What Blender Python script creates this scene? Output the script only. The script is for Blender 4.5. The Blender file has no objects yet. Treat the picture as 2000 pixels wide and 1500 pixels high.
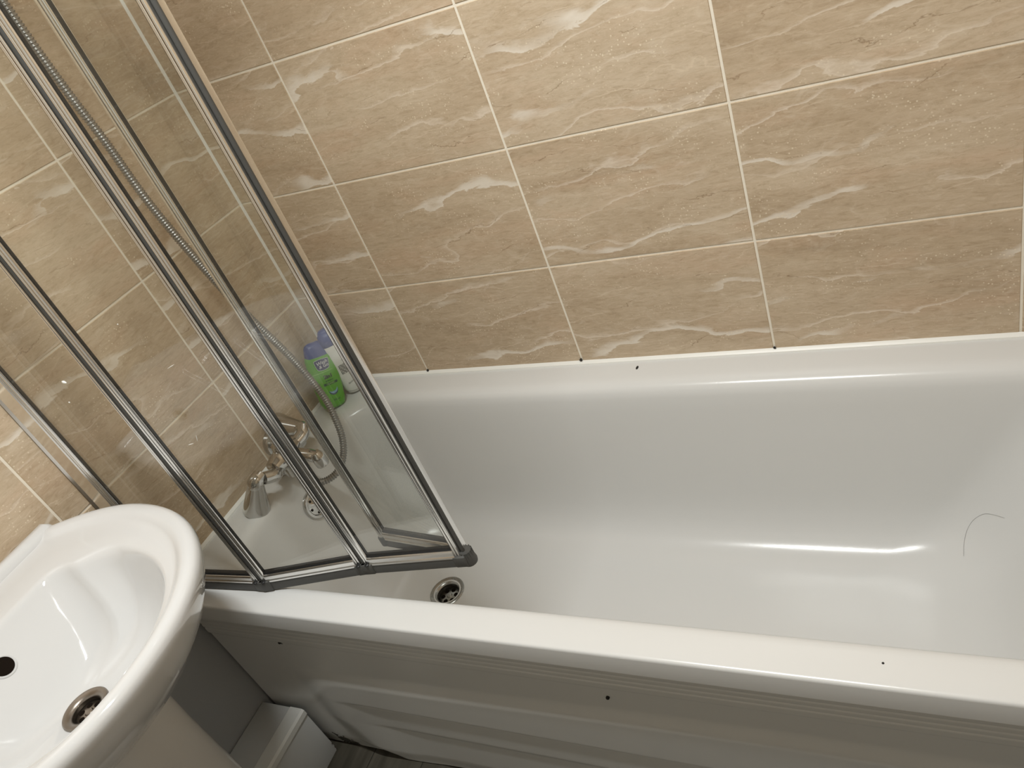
import bpy, bmesh, math, random
from mathutils import Vector, Matrix
PI = math.pi
scene = bpy.context.scene
col = scene.collection
random.seed(4)

# ------------------------------------------------------------------ camera
CAM = Vector((1.3376, -1.2469, 1.4590))
ROT = Matrix(((0.8900315736760169, 0.04466243746889137, 0.45370592297117995),
              (0.32603576279780755, 0.6332538750944118, -0.7019189490637526),
              (-0.3186604450455762, 0.7726543835100196, 0.5490543911181358)))
cd = bpy.data.cameras.new('camera'); cam = bpy.data.objects.new('camera', cd); col.objects.link(cam)
cam.matrix_world = Matrix.Translation(CAM) @ ROT.to_4x4()
cd.sensor_width = 36; cd.lens = 1520.78 / 2000 * 36
cd.shift_x = -43.85 / 2000; cd.shift_y = 3.36 / 2000
cd.clip_start = 0.02
scene.camera = cam

# ------------------------------------------------------------------ world, lights, exposure
w = bpy.data.worlds.new('world'); scene.world = w; w.use_nodes = True
w.node_tree.nodes['Background'].inputs[0].default_value = (0.9, 0.92, 1.0, 1)
w.node_tree.nodes['Background'].inputs[1].default_value = 0.02
CEIL = 2.32
LX, LY = 0.86, -0.84                                   # one LED batten on the ceiling in the middle of the room
ld = bpy.data.lights.new('ceiling_lamp', 'AREA'); ld.shape = 'RECTANGLE'; ld.size = 0.50; ld.size_y = 0.05; ld.energy = 25
ld.color = (0.985, 1.0, 0.985)
lo = bpy.data.objects.new('ceiling_lamp', ld); col.objects.link(lo); lo.location = (LX, LY, CEIL - 0.062)
vs = scene.view_settings
vs.view_transform = 'Standard'; vs.look = 'None'; vs.gamma = 1; vs.use_curve_mapping = False
vs.exposure = 0.04
scene.cycles.use_denoising = True
scene.cycles.max_bounces = 14; scene.cycles.transparent_max_bounces = 24
scene.cycles.diffuse_bounces = 6; scene.cycles.glossy_bounces = 6
scene.cycles.caustics_reflective = True

# ------------------------------------------------------------------ helpers
ORG = {}
def tag(o, label=None, cat=None, group=None, kind=None):
    if label: o['label'] = label
    if cat: o['category'] = cat
    if group: o['group'] = group
    if kind: o['kind'] = kind
    return o
def thing(name, label, cat, loc, group=None):
    o = bpy.data.objects.new(name, None); col.objects.link(o); o.location = loc
    o.empty_display_size = 0.02
    ORG[o] = Vector(loc)
    return tag(o, label, cat, group)
def finish(name, bm, mats, parent=None, smooth=True, ang=35, origin=None):
    """link a bmesh built in world coordinates as one object; parts share the origin of their thing"""
    bmesh.ops.recalc_face_normals(bm, faces=bm.faces)
    o0 = ORG.get(parent, Vector((0, 0, 0))) if parent else Vector(origin or (0, 0, 0))
    bmesh.ops.translate(bm, verts=bm.verts, vec=-o0)
    if smooth:
        for f in bm.faces: f.smooth = True
        for e in bm.edges:
            if len(e.link_faces) == 2 and e.calc_face_angle(0) > math.radians(ang): e.smooth = False
    me = bpy.data.meshes.new(name); bm.to_mesh(me); bm.free()
    for m in (mats if isinstance(mats, (list, tuple)) else [mats]): me.materials.append(m)
    o = bpy.data.objects.new(name, me); col.objects.link(o)
    if parent:
        o.parent = parent; ORG[o] = ORG[parent]
    else:
        o.location = o0; ORG[o] = o0
    return o
def add_faces(bm, verts, faces, mi=0):
    vs_ = [bm.verts.new(v) for v in verts]
    out = []
    for f in faces:
        try:
            nf = bm.faces.new([vs_[i] for i in f]); nf.material_index = mi; out.append(nf)
        except ValueError: pass
    return vs_
def add_box(bm, lo, hi, bev=0.0, seg=2, mi=0, mat=None):
    b = bmesh.new()
    x0, y0, z0 = lo; x1, y1, z1 = hi
    v = [b.verts.new(p) for p in ((x0,y0,z0),(x1,y0,z0),(x1,y1,z0),(x0,y1,z0),(x0,y0,z1),(x1,y0,z1),(x1,y1,z1),(x0,y1,z1))]
    for f in ((3,2,1,0),(4,5,6,7),(0,1,5,4),(1,2,6,5),(2,3,7,6),(3,0,4,7)): b.faces.new([v[i] for i in f])
    if bev > 0: bmesh.ops.bevel(b, geom=b.edges[:], offset=bev, segments=seg, affect='EDGES', profile=0.5)
    if mat: bmesh.ops.transform(b, matrix=mat, verts=b.verts)
    merge(bm, b, mi)
def merge(bm, b, mi=0):
    b.verts.index_update(); b.verts.ensure_lookup_table()
    vmap = [bm.verts.new(v.co) for v in b.verts]
    for f in b.faces:
        try:
            nf = bm.faces.new([vmap[v.index] for v in f.verts]); nf.material_index = mi
        except ValueError: pass
    b.free()
def loft(bm, rings, cap0=True, cap1=True, close=True, mi=0):
    rv = [[bm.verts.new(p) for p in r] for r in rings]
    n = len(rings[0])
    for a, b in zip(rv, rv[1:]):
        for i in range(n if close else n - 1):
            j = (i + 1) % n
            f = bm.faces.new((a[i], a[j], b[j], b[i])); f.material_index = mi
    if cap0: f = bm.faces.new(rv[0][::-1]); f.material_index = mi
    if cap1: f = bm.faces.new(rv[-1]); f.material_index = mi
    return rv
def basis(d):
    d = Vector(d).normalized()
    a = Vector((0, 0, 1)) if abs(d.z) < 0.9 else Vector((1, 0, 0))
    u = d.cross(a).normalized(); return u, d.cross(u).normalized(), d
def catmull(pts, step):
    P = [Vector(p) for p in pts]; out = []
    P = [P[0] * 2 - P[1]] + P + [P[-1] * 2 - P[-2]]
    for i in range(1, len(P) - 2):
        L = (P[i+1] - P[i]).length; n = max(1, int(L / step))
        for k in range(n):
            t = k / n; a, b, c, d = P[i-1], P[i], P[i+1], P[i+2]
            out.append(0.5 * ((2*b) + (c - a) * t + (2*a - 5*b + 4*c - d) * t*t + (3*b - a - 3*c + d) * t**3))
    out.append(P[-2]); return out
def tube(bm, pts, rad, n=16, caps=True, mi=0):
    P = [Vector(p) for p in pts]; N = len(P)
    rf = rad if callable(rad) else (lambda i: rad[i]) if isinstance(rad, (list, tuple)) else (lambda i: rad)
    t0 = (P[1] - P[0]).normalized(); u, v, _ = basis(t0); rings = []
    for i in range(N):
        t = (P[min(i+1, N-1)] - P[max(i-1, 0)]).normalized()
        u = (u - t * u.dot(t)).normalized(); v = t.cross(u); r = rf(i)
        rings.append([P[i] + (u * math.cos(a) + v * math.sin(a)) * r for a in (2*PI*k/n for k in range(n))])
    loft(bm, rings, caps, caps, mi=mi)
def lathe(bm, o, d, prof, n=32, mi=0, caps=(True, True)):
    """prof: list of (radius, distance along d)"""
    u, v, d = basis(d); o = Vector(o)
    rings = [[o + d * h + (u * math.cos(2*PI*k/n) + v * math.sin(2*PI*k/n)) * r for k in range(n)] for r, h in prof]
    loft(bm, rings, caps[0], caps[1], mi=mi)
def rrect(x0, x1, y0, y1, r, nc=10, nx=24, ny=10):
    pts = []
    def edge(ax, ay, bx, by, n):
        for k in range(n): pts.append((ax + (bx-ax)*k/n, ay + (by-ay)*k/n))
    def arc(cx, cy, a0):
        for k in range(nc): a = a0 + PI/2*k/nc; pts.append((cx + r*math.cos(a), cy + r*math.sin(a)))
    edge(x0+r, y0, x1-r, y0, nx); arc(x1-r, y0+r, -PI/2)
    edge(x1, y0+r, x1, y1-r, ny); arc(x1-r, y1-r, 0)
    edge(x1-r, y1, x0+r, y1, nx); arc(x0+r, y1-r, PI/2)
    edge(x0, y1-r, x0, y0+r, ny); arc(x0+r, y0+r, PI)
    return pts

# ------------------------------------------------------------------ materials
def mat(name, base=(0.8,0.8,0.8), rough=0.4, metal=0.0, coat=0.0, ior=1.45, spec=None):
    m = bpy.data.materials.new(name); m.use_nodes = True
    b = m.node_tree.nodes['Principled BSDF']
    b.inputs['Base Color'].default_value = (*base, 1); b.inputs['Roughness'].default_value = rough
    b.inputs['Metallic'].default_value = metal; b.inputs['IOR'].default_value = ior
    b.inputs['Coat Weight'].default_value = coat; b.inputs['Coat Roughness'].default_value = 0.04
    if spec is not None: b.inputs['Specular IOR Level'].default_value = spec
    return m
class NT:
    def __init__(s, m): s.t = m.node_tree; s.bsdf = s.t.nodes['Principled BSDF']
    def n(s, typ, **kw):
        x = s.t.nodes.new(typ)
        for k, v in kw.items():
            if k.startswith('i_'): x.inputs[k[2:].replace('_', ' ')].default_value = v
            else: setattr(x, k, v)
        return x
    def l(s, a, b): s.t.links.new(a, b)
    def math(s, op, a, b=None, c=None, clamp=False):
        x = s.t.nodes.new('ShaderNodeMath'); x.operation = op; x.use_clamp = clamp
        for i, q in enumerate((a, b, c)):
            if q is None: continue
            if isinstance(q, (int, float)): x.inputs[i].default_value = q
            else: s.l(q, x.inputs[i])
        return x.outputs[0]
    def mix(s, f, a, b, mode='MIX'):
        x = s.t.nodes.new('ShaderNodeMix'); x.data_type = 'RGBA'; x.blend_type = mode
        for i, q in ((0, f), (6, a), (7, b)):
            if isinstance(q, (int, float)): x.inputs[i].default_value = q
            elif isinstance(q, tuple): x.inputs[i].default_value = (*q, 1)
            else: s.l(q, x.inputs[i])
        return x.outputs[2]
    def ramp(s, f, stops):
        x = s.t.nodes.new('ShaderNodeValToRGB'); cr = x.color_ramp
        while len(cr.elements) < len(stops): cr.elements.new(0.5)
        for e, (p, c) in zip(cr.elements, stops):
            e.position = p; e.color = (*c, 1) if isinstance(c, tuple) else (c, c, c, 1)
        s.l(f, x.inputs[0]); return x.outputs[0]

def subtle(m, scale=3.0, amt=0.04, rough=(0.08, 0.16), bump=0.0):
    """slight procedural unevenness of colour and gloss"""
    t = NT(m); tc = t.n('ShaderNodeTexCoord'); nz = t.n('ShaderNodeTexNoise', i_Scale=scale, i_Detail=4.0)
    t.l(tc.outputs['Object'], nz.inputs['Vector'])
    base = tuple(t.bsdf.inputs['Base Color'].default_value)[:3]
    dark = tuple(c * (1 - amt) for c in base)
    t.l(t.mix(nz.outputs[0], dark, base), t.bsdf.inputs['Base Color'])
    mr = t.n('ShaderNodeMapRange', i_To_Min=rough[0], i_To_Max=rough[1]); t.l(nz.outputs[0], mr.inputs[0])
    t.l(mr.outputs[0], t.bsdf.inputs['Roughness'])
    if bump:
        n2 = t.n('ShaderNodeTexNoise', i_Scale=scale*60, i_Detail=2.0); t.l(tc.outputs['Object'], n2.inputs['Vector'])
        bp = t.n('ShaderNodeBump', i_Strength=bump, i_Distance=0.001); t.l(n2.outputs[0], bp.inputs['Height'])
        t.l(bp.outputs[0], t.bsdf.inputs['Normal'])
    return m
M_TUB = subtle(mat('white_acrylic', (0.655, 0.66, 0.65), 0.14), 2.0, 0.03, (0.17, 0.25), 0.06)
M_CERAMIC = subtle(mat('white_ceramic', (0.63, 0.635, 0.635), 0.05, coat=0.5), 2.0, 0.02, (0.04, 0.08))
M_CHROME = subtle(mat('chrome', (0.58, 0.575, 0.56), 0.06, 1.0), 9.0, 0.05, (0.04, 0.10))
M_ALU = subtle(mat('bright_aluminium', (0.86, 0.855, 0.84), 0.16, 1.0), 5.0, 0.04, (0.16, 0.24))
M_STEEL = subtle(mat('brushed_steel', (0.40, 0.395, 0.37), 0.25, 1.0), 30.0, 0.10, (0.2, 0.34))
M_STAINED = subtle(mat('stained_steel', (0.36, 0.32, 0.28), 0.3, 1.0), 40.0, 0.35, (0.2, 0.45))
M_HOSE = subtle(mat('hose_metal', (0.34, 0.335, 0.32), 0.35, 0.9), 8.0, 0.1, (0.3, 0.4))
M_RUBBER = subtle(mat('grey_rubber', (0.070, 0.070, 0.066), 0.45), 8.0, 0.15, (0.4, 0.55))
M_BLACK = subtle(mat('black_gasket', (0.012, 0.012, 0.012), 0.5), 8.0, 0.15, (0.4, 0.55))
M_CUP = mat('dark_waste_cup', (0.05, 0.042, 0.032), 0.35, 0.6)
M_HOLE = mat('dark_hole', (0.010, 0.007, 0.005), 0.9, spec=0.05)
M_SILICONE = subtle(mat('white_silicone', (0.80, 0.80, 0.76), 0.35), 20.0, 0.06, (0.3, 0.45))
M_MOULD = mat('black_mould', (0.012, 0.010, 0.008), 0.7)
M_GREEN = subtle(mat('green_plastic', (0.095, 0.38, 0.006), 0.32), 12.0, 0.05, (0.28, 0.38))
M_BLUE = subtle(mat('blue_plastic', (0.018, 0.045, 0.26), 0.45), 12.0, 0.08, (0.3, 0.4))
M_WHITEP = subtle(mat('white_plastic', (0.74, 0.76, 0.74), 0.35), 12.0, 0.04, (0.3, 0.4))
M_NAVY = mat('navy_print', (0.03, 0.04, 0.13), 0.4)
M_DKGREEN = mat('dark_green_print', (0.01, 0.07, 0.03), 0.4)
M_PRINTW = mat('white_print', (0.75, 0.78, 0.80), 0.4)
M_PRINTB = mat('pale_blue_print', (0.22, 0.42, 0.55), 0.4)
M_PRINTK = mat('black_print', (0.03, 0.035, 0.04), 0.4)
M_LGREEN = mat('light_green_print', (0.30, 0.60, 0.12), 0.35)
M_PAINT = subtle(mat('white_paint', (0.72, 0.72, 0.70), 0.6), 3.0, 0.04, (0.5, 0.7))
M_GREYWALL = subtle(mat('grey_paint', (0.40, 0.42, 0.44), 0.45), 4.0, 0.08, (0.35, 0.5), 0.1)

# glass: clear with a faint cool tint and a light soap film
M_GLASS = bpy.data.materials.new('clear_glass'); M_GLASS.use_nodes = True
t = M_GLASS.node_tree; t.nodes.clear()
def N(typ): return t.nodes.new(typ)
out = N('ShaderNodeOutputMaterial'); tr = N('ShaderNodeBsdfTransparent'); gl = N('ShaderNodeBsdfGlossy'); fr = N('ShaderNodeFresnel')
tr.inputs[0].default_value = (0.985, 0.992, 0.984, 1); gl.inputs['Roughness'].default_value = 0.01; fr.inputs[0].default_value = 1.5
mx = N('ShaderNodeMixShader'); geo = N('ShaderNodeNewGeometry'); io = N('ShaderNodeMapRange'); io.inputs[3].default_value = 1.5; io.inputs[4].default_value = 1/1.5
t.links.new(geo.outputs['Backfacing'], io.inputs[0]); t.links.new(io.outputs[0], fr.inputs[0])
t.links.new(fr.outputs[0], mx.inputs[0]); t.links.new(tr.outputs[0], mx.inputs[1]); t.links.new(gl.outputs[0], mx.inputs[2])
df = N('ShaderNodeBsdfDiffuse'); df.inputs[0].default_value = (0.8, 0.82, 0.78, 1)
nz = N('ShaderNodeTexNoise'); nz.inputs['Scale'].default_value = 5; nz.inputs['Detail'].default_value = 5
tc = N('ShaderNodeTexCoord'); t.links.new(tc.outputs['Object'], nz.inputs[0])
mr = N('ShaderNodeMapRange'); mr.inputs[1].default_value = 0.4; mr.inputs[2].default_value = 0.7; mr.inputs[3].default_value = 0.0; mr.inputs[4].default_value = 0.008
t.links.new(nz.outputs[0], mr.inputs[0])
mx2 = N('ShaderNodeMixShader'); t.links.new(mr.outputs[0], mx2.inputs[0]); t.links.new(mx.outputs[0], mx2.inputs[1]); t.links.new(df.outputs[0], mx2.inputs[2])
t.links.new(mx2.outputs[0], out.inputs[0])

# tiles: travertine print, mesh local axes are (along wall, out of wall, up)
def tile_mat():
    m = mat('travertine_tile', (0.5, 0.4, 0.28), 0.3); t = NT(m)
    tc = t.n('ShaderNodeTexCoord'); at = t.n('ShaderNodeAttribute', attribute_name='tile_id', attribute_type='GEOMETRY')
    off = t.n('ShaderNodeCombineXYZ')
    t.l(t.math('MULTIPLY', at.outputs['Fac'], 3.71), off.inputs[0]); t.l(t.math('MULTIPLY', at.outputs['Fac'], 1.37), off.inputs[1]); t.l(t.math('MULTIPLY', at.outputs['Fac'], 2.13), off.inputs[2])
    add = t.n('ShaderNodeVectorMath', operation='ADD'); t.l(tc.outputs['Object'], add.inputs[0]); t.l(off.outputs[0], add.inputs[1])
    P = add.outputs[0]
    def stretch(sx, sz, tilt=0.0):
        mp = t.n('ShaderNodeMapping'); mp.inputs['Scale'].default_value = (sx, 1, sz); mp.inputs['Rotation'].default_value = (0, tilt, 0)
        t.l(P, mp.inputs[0]); return mp.outputs[0]
    def noise(vec, scale, det=5.0, dist=0.0, rough=0.55):
        n = t.n('ShaderNodeTexNoise', i_Scale=scale, i_Detail=det, i_Distortion=dist, i_Roughness=rough); t.l(vec, n.inputs['Vector']); return n.outputs[0]
    big = noise(stretch(1.8, 9.0, 0.12), 1.0, 7, 0.5, 0.6)
    base = t.ramp(big, [(0.28, (0.40, 0.305, 0.205)), (0.44, (0.49, 0.385, 0.268)), (0.60, (0.56, 0.455, 0.33)), (0.8, (0.62, 0.52, 0.395))])
    pink = noise(stretch(4, 14, 0.05), 1.0, 4, 0.6)
    base = t.mix(t.ramp(pink, [(0.52, 0.0), (0.72, 0.4)]), base, (0.55, 0.38, 0.255))
    fine = noise(stretch(38, 170, 0.05), 1.0, 6, 0.8, 0.75)
    base = t.mix(t.ramp(fine, [(0.36, 0.55), (0.5, 0.0), (1.0, 0.0)]), base, t.mix(1.0, base, (0.74, 0.70, 0.63), 'MULTIPLY'))
    base = t.mix(t.ramp(fine, [(0.54, 0.0), (0.68, 0.4)]), base, (0.68, 0.58, 0.44))
    mott = noise(stretch(26, 44), 1.0, 6, 1.2, 0.7)
    base = t.mix(t.ramp(mott, [(0.54, 0.0), (0.70, 0.35)]), base, (0.66, 0.57, 0.45))
    base = t.mix(t.ramp(mott, [(0.30, 0.30), (0.46, 0.0)]), base, (0.36, 0.27, 0.165))
    sep = t.n('ShaderNodeSeparateXYZ'); t.l(P, sep.inputs[0])
    def band(K, tilt, warp, w2, phase, stops):
        a_ = t.math('MULTIPLY', t.math('SUBTRACT', sep.outputs[2], t.math('MULTIPLY', sep.outputs[0], tilt)), K)
        b_ = t.math('MULTIPLY', noise(stretch(2.4 + phase, 4.5), 1.0, 3, 0.2), warp)
        c_ = t.math('MULTIPLY', noise(stretch(22, 60), 1.0, 4, 0.5, 0.6), w2)
        fr_ = t.math('FRACT', t.math('ADD', t.math('ADD', t.math('ADD', a_, b_), c_), phase + 50))
        return t.ramp(fr_, stops)
    def mask(sx, sz, lo, hi, amt, ph):
        mp = t.n('ShaderNodeMapping'); mp.inputs['Scale'].default_value = (sx, 1, sz); mp.inputs['Location'].default_value = (ph, ph*2, ph*3); t.l(P, mp.inputs[0])
        return t.ramp(noise(mp.outputs[0], 1.0, 3, 0.3), [(lo, 0.0), (hi, amt)])
    # broad pale drifts with one crisp edge, then thin light lines, then dark hairline cracks
    base = t.mix(t.math('MULTIPLY', band(9.0, 0.10, 2.4, 0.22, 0.0, [(0.44, 0.0), (0.455, 1.0), (0.52, 0.75), (0.58, 0.0)]), mask(2.8, 8, 0.49, 0.58, 0.85, 1.3)), base, (0.76, 0.70, 0.61))
    base = t.mix(t.math('MULTIPLY', band(13.0, 0.13, 2.8, 0.30, 0.43, [(0.46, 0.0), (0.475, 1.0), (0.51, 0.5), (0.56, 0.0)]), mask(2.6, 7, 0.46, 0.56, 0.7, 4.1)), base, (0.74, 0.65, 0.54))
    base = t.mix(t.math('MULTIPLY', band(21.0, 0.08, 3.5, 0.40, 0.77, [(0.47, 0.0), (0.49, 1.0), (0.53, 0.0)]), mask(5, 9, 0.48, 0.58, 0.55, 7.7)), base, (0.68, 0.57, 0.43))
    crack = t.math('MULTIPLY', band(17.0, 0.09, 3.2, 0.55, 0.21, [(0.482, 0.0), (0.494, 1.0), (0.515, 0.0)]), mask(9, 14, 0.52, 0.60, 0.75, 2.2))
    base = t.mix(crack, base, (0.26, 0.175, 0.10))
    vo = t.n('ShaderNodeTexVoronoi', i_Scale=150.0); t.l(P, vo.inputs['Vector'])
    sp = t.ramp(vo.outputs['Distance'], [(0.12, 0.8), (0.26, 0.0)])
    spm = t.ramp(noise(stretch(10, 26), 1.0, 3), [(0.50, 0.0), (0.62, 1.0)])
    base = t.mix(t.math('MULTIPLY', sp, spm), base, (0.74, 0.65, 0.50))
    t.l(base, t.bsdf.inputs['Base Color'])
    h = t.math('ADD', t.math('MULTIPLY', crack, -1.0), t.math('MULTIPLY', fine, 0.5))
    bp = t.n('ShaderNodeBump', i_Strength=0.18, i_Distance=0.001); t.l(h, bp.inputs['Height']); t.l(bp.outputs[0], t.bsdf.inputs['Normal'])
    t.l(t.ramp(fine, [(0.3, 0.30), (0.7, 0.40)]), t.bsdf.inputs['Roughness'])
    return m
M_TILE = tile_mat()
M_GROUT = subtle(mat('cream_grout', (0.86, 0.80, 0.68), 0.8), 25.0, 0.12, (0.7, 0.9), 0.4)

# floor: dark wood-effect vinyl planks
def floor_mat():
    m = mat('vinyl_planks', (0.1, 0.09, 0.07), 0.4); t = NT(m)
    tc = t.n('ShaderNodeTexCoord'); mp = t.n('ShaderNodeMapping'); mp.inputs['Scale'].default_value = (30, 3, 1); t.l(tc.outputs['Object'], mp.inputs[0])
    n = t.n('ShaderNodeTexNoise', i_Scale=1.5, i_Detail=6.0); t.l(mp.outputs[0], n.inputs['Vector'])
    c = t.ramp(n.outputs[0], [(0.3, (0.040, 0.036, 0.026)), (0.7, (0.085, 0.077, 0.060))])
    sx = t.n('ShaderNodeSeparateXYZ'); t.l(tc.outputs['Object'], sx.inputs[0])
    fx = t.math('ABSOLUTE', t.math('SUBTRACT', t.math('FRACT', t.math('DIVIDE', t.math('ADD', sx.outputs[0], 0.055), 0.13)), 0.5))
    line = t.math('GREATER_THAN', fx, 0.492)
    t.l(t.mix(line, c, (0.02, 0.017, 0.012)), t.bsdf.inputs['Base Color'])
    bp = t.n('ShaderNodeBump', i_Strength=0.4, i_Distance=0.001); t.l(t.math('SUBTRACT', 1.0, line), bp.inputs['Height']); t.l(bp.outputs[0], t.bsdf.inputs['Normal'])
    return m
M_FLOOR = floor_mat()

def dirty(m, centre, radius, colr, thr=(0.42, 0.55), scale=60.0):
    """grime of its own blotchy shape around one spot of a surface (object space)"""
    t = NT(m); tc = t.n('ShaderNodeTexCoord'); src = t.bsdf.inputs['Base Color'].links[0].from_socket
    mp = t.n('ShaderNodeMapping'); mp.vector_type = 'TEXTURE'; mp.inputs['Location'].default_value = centre; mp.inputs['Scale'].default_value = radius
    t.l(tc.outputs['Object'], mp.inputs[0]); ln = t.n('ShaderNodeVectorMath', operation='LENGTH'); t.l(mp.outputs[0], ln.inputs[0])
    n = t.n('ShaderNodeTexNoise', i_Scale=scale, i_Detail=6.0, i_Distortion=1.0); t.l(tc.outputs['Object'], n.inputs['Vector'])
    f = t.math('ADD', t.math('SUBTRACT', 1.0, ln.outputs['Value']), t.math('MULTIPLY', t.math('SUBTRACT', n.outputs[0], 0.5), 2.4))
    t.l(t.mix(t.ramp(f, [(thr[0], 0.0), (thr[1], 1.0)]), src, colr), t.bsdf.inputs['Base Color'])
    return m
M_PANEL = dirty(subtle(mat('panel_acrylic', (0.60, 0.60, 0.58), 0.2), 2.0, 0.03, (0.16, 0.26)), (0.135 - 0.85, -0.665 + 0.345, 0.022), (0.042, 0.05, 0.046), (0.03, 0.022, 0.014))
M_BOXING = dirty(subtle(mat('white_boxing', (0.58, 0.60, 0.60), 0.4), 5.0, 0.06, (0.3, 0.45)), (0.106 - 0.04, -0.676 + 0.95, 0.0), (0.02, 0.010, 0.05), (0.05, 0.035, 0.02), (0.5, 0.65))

# ------------------------------------------------------------------ room shell
SK = math.tan(0.0212862)            # the tap wall is a little out of square
Z0 = 0.782; H = 0.25; TW = 0.4026
def tiled_wall(name, L0, L1, x_first, z_top, frame, below=None, zlo=0.532):
    """local frame: x along the wall, -y out of the wall, z up; tiles stand 1.2 mm proud of the grout"""
    bm = bmesh.new(); lay = bm.faces.layers.float.new('tile_id')
    # backing slab
    b = bmesh.new(); x0, x1 = L0, L1
    add_box(bm, (x0, -0.0, zlo), (x1, 0.06, z_top), mi=1)
    if below: add_box(bm, (x0, -0.0012, 0.0), (x1, 0.06, zlo), mi=2)
    g = 0.0021
    kx = math.floor((L0 - x_first) / TW)
    tid = 0
    x = x_first + kx * TW
    while x < L1:
        z = zlo; r = 0
        while z < z_top - 0.01:
            ax, bx = max(x + g, L0 + 0.003), min(x + TW - g, L1 - 0.003)
            az, bz = z + g, min(z + H - g, z_top - 0.003)
            if bx - ax > 0.01:
                tid += 1
                c = 0.0009; o = -0.0016
                vs_ = [bm.verts.new(p) for p in ((ax,0,az),(bx,0,az),(bx,0,bz),(ax,0,bz),(ax+c,o,az+c),(bx-c,o,az+c),(bx-c,o,bz-c),(ax+c,o,bz-c))]
                for f in ((4,5,6,7),(0,1,5,4),(1,2,6,5),(2,3,7,6),(3,0,4,7)):
                    nf = bm.faces.new([vs_[i] for i in f]); nf[lay] = float(tid % 23) + 0.37 * (tid % 7); nf.material_index = 0
            z += H; r += 1
        x += TW
    me = bpy.data.meshes.new(name); bm.normal_update(); bm.to_mesh(me); bm.free()
    for m in (M_TILE, M_GROUT, M_GREYWALL): me.materials.append(m)
    o = bpy.data.objects.new(name, me); col.objects.link(o); o.matrix_world = frame
    o['kind'] = 'structure'; return o
RX, FY = 1.70, -2.15
# normal orientation: outward (-y local)
tiled_wall('wall_back', -0.0, RX, 0.2677, CEIL, Matrix.Identity(4), below=True)
# tap wall: local x runs from the corner towards the room, local -y points into the room (+x world)
ex = Vector((-SK, -1, 0)).normalized(); ez = Vector((0, 0, 1)); ey = ez.cross(ex)   # ey = out of wall, away from room
if ey.x > 0: ey = -ey
FL = Matrix(((ex.x, ey.x, 0, 0), (ex.y, ey.y, 0, 0), (0, 0, 1, 0), (0, 0, 0, 1)))
tiled_wall('wall_left', 0.0, -FY + 0.0, 0.3134, CEIL, FL, below=True)
ex2 = Vector((0, 1, 0)); FRm = Matrix(((0, 1, 0, RX), (1, 0, 0, FY), (0, 0, 1, 0), (0, 0, 0, 1)))
tiled_wall('wall_right', 0.0, -FY, 0.1, CEIL, FRm, below=True)
def struct(name, bm, m, smooth=False): o = finish(name, bm, m, smooth=smooth); o['kind'] = 'structure'; return o
bm = bmesh.new(); add_box(bm, (-0.12, FY - 0.06, 0), (RX + 0.06, FY, CEIL)); struct('wall_front', bm, M_PAINT)
bm = bmesh.new(); add_box(bm, (-0.12, FY - 0.06, -0.08), (RX + 0.06, 0.06, 0)); struct('floor', bm, M_FLOOR)
bm = bmesh.new(); add_box(bm, (-0.12, FY - 0.06, CEIL), (RX + 0.06, 0.06, CEIL + 0.06)); struct('ceiling', bm, M_PAINT)
# door in the wall behind the camera
bm = bmesh.new(); add_box(bm, (0.5, FY, 0.0), (1.26, FY + 0.03, 1.98), 0.004)
for zz in (0.15, 1.05):
    for xx in (0.58, 0.92): add_box(bm, (xx, FY + 0.028, zz), (xx + 0.26, FY + 0.038, zz + 0.78), 0.004)
door = struct('door_1', bm, M_WHITEP)
bm = bmesh.new(); lathe(bm, (1.2, FY + 0.03, 1.0), (0, 1, 0), [(0.025, 0), (0.025, 0.008), (0.01, 0.012), (0.01, 0.04)]); tube(bm, [(1.2, FY+0.065, 1.0), (1.15, FY+0.07, 1.0), (1.09, FY+0.07, 1.0)], 0.009)
finish('door_handle', bm, M_CHROME, door)
for n, (a, b) in enumerate((((0.43, 0.0), (0.5, 2.05)), ((1.26, 0.0), (1.33, 2.05)), ((0.5, 1.98), (1.26, 2.05)))):
    bm = bmesh.new(); add_box(bm, (a[0], FY, a[1]), (b[0], FY + 0.018, b[1]), 0.004); struct('trim_%d' % (n + 3), bm, M_WHITEP)
# white sealant down the tiled corner and along the bath
bm = bmesh.new(); s = 0.006
add_faces(bm, [(-0.001,0.001,0.535),(s,-0.0016,0.535),(s*0.45,-s*0.45,0.535),(0.0016,-s,0.535),(-0.001,0.001,CEIL),(s,-0.0016,CEIL),(s*0.45,-s*0.45,CEIL),(0.0016,-s,CEIL)],
          [(0,1,5,4),(1,2,6,5),(2,3,7,6),(3,0,4,7),(0,3,2,1),(4,5,6,7)])
struct('trim_1', bm, M_SILICONE, True)
bm = bmesh.new()
prof = [(0.0012, 0.0), (0.009, 0.0), (0.0085, 0.003), (0.005, 0.006), (0.0012, 0.008)]
rings = [[(x, -a, 0.540 + b) for a, b in prof] for x in (0.004, 0.6, 1.2, RX - 0.004)]
loft(bm, rings)
rings = [[(a - SK * d - 0.0002, -d, 0.540 + b) for a, b in prof] for d in (0.004, 0.35, 0.62)]
loft(bm, rings)
sil = struct('trim_2', bm, M_SILICONE, True)
for x, y, z, r in ((0.2700, -0.003, 0.549, 0.0032), (0.6690, -0.003, 0.550, 0.0032), (1.0735, -0.003, 0.549, 0.0026)):
    bm = bmesh.new(); bmesh.ops.create_icosphere(bm, subdivisions=2, radius=r, matrix=Matrix.Translation((x, y, z)))
    for v in bm.verts: v.co += Vector((random.uniform(-1,1), random.uniform(-1,1), random.uniform(-1,1))) * r * 0.25
    finish('mould_spot', bm, M_MOULD, sil)

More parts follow.
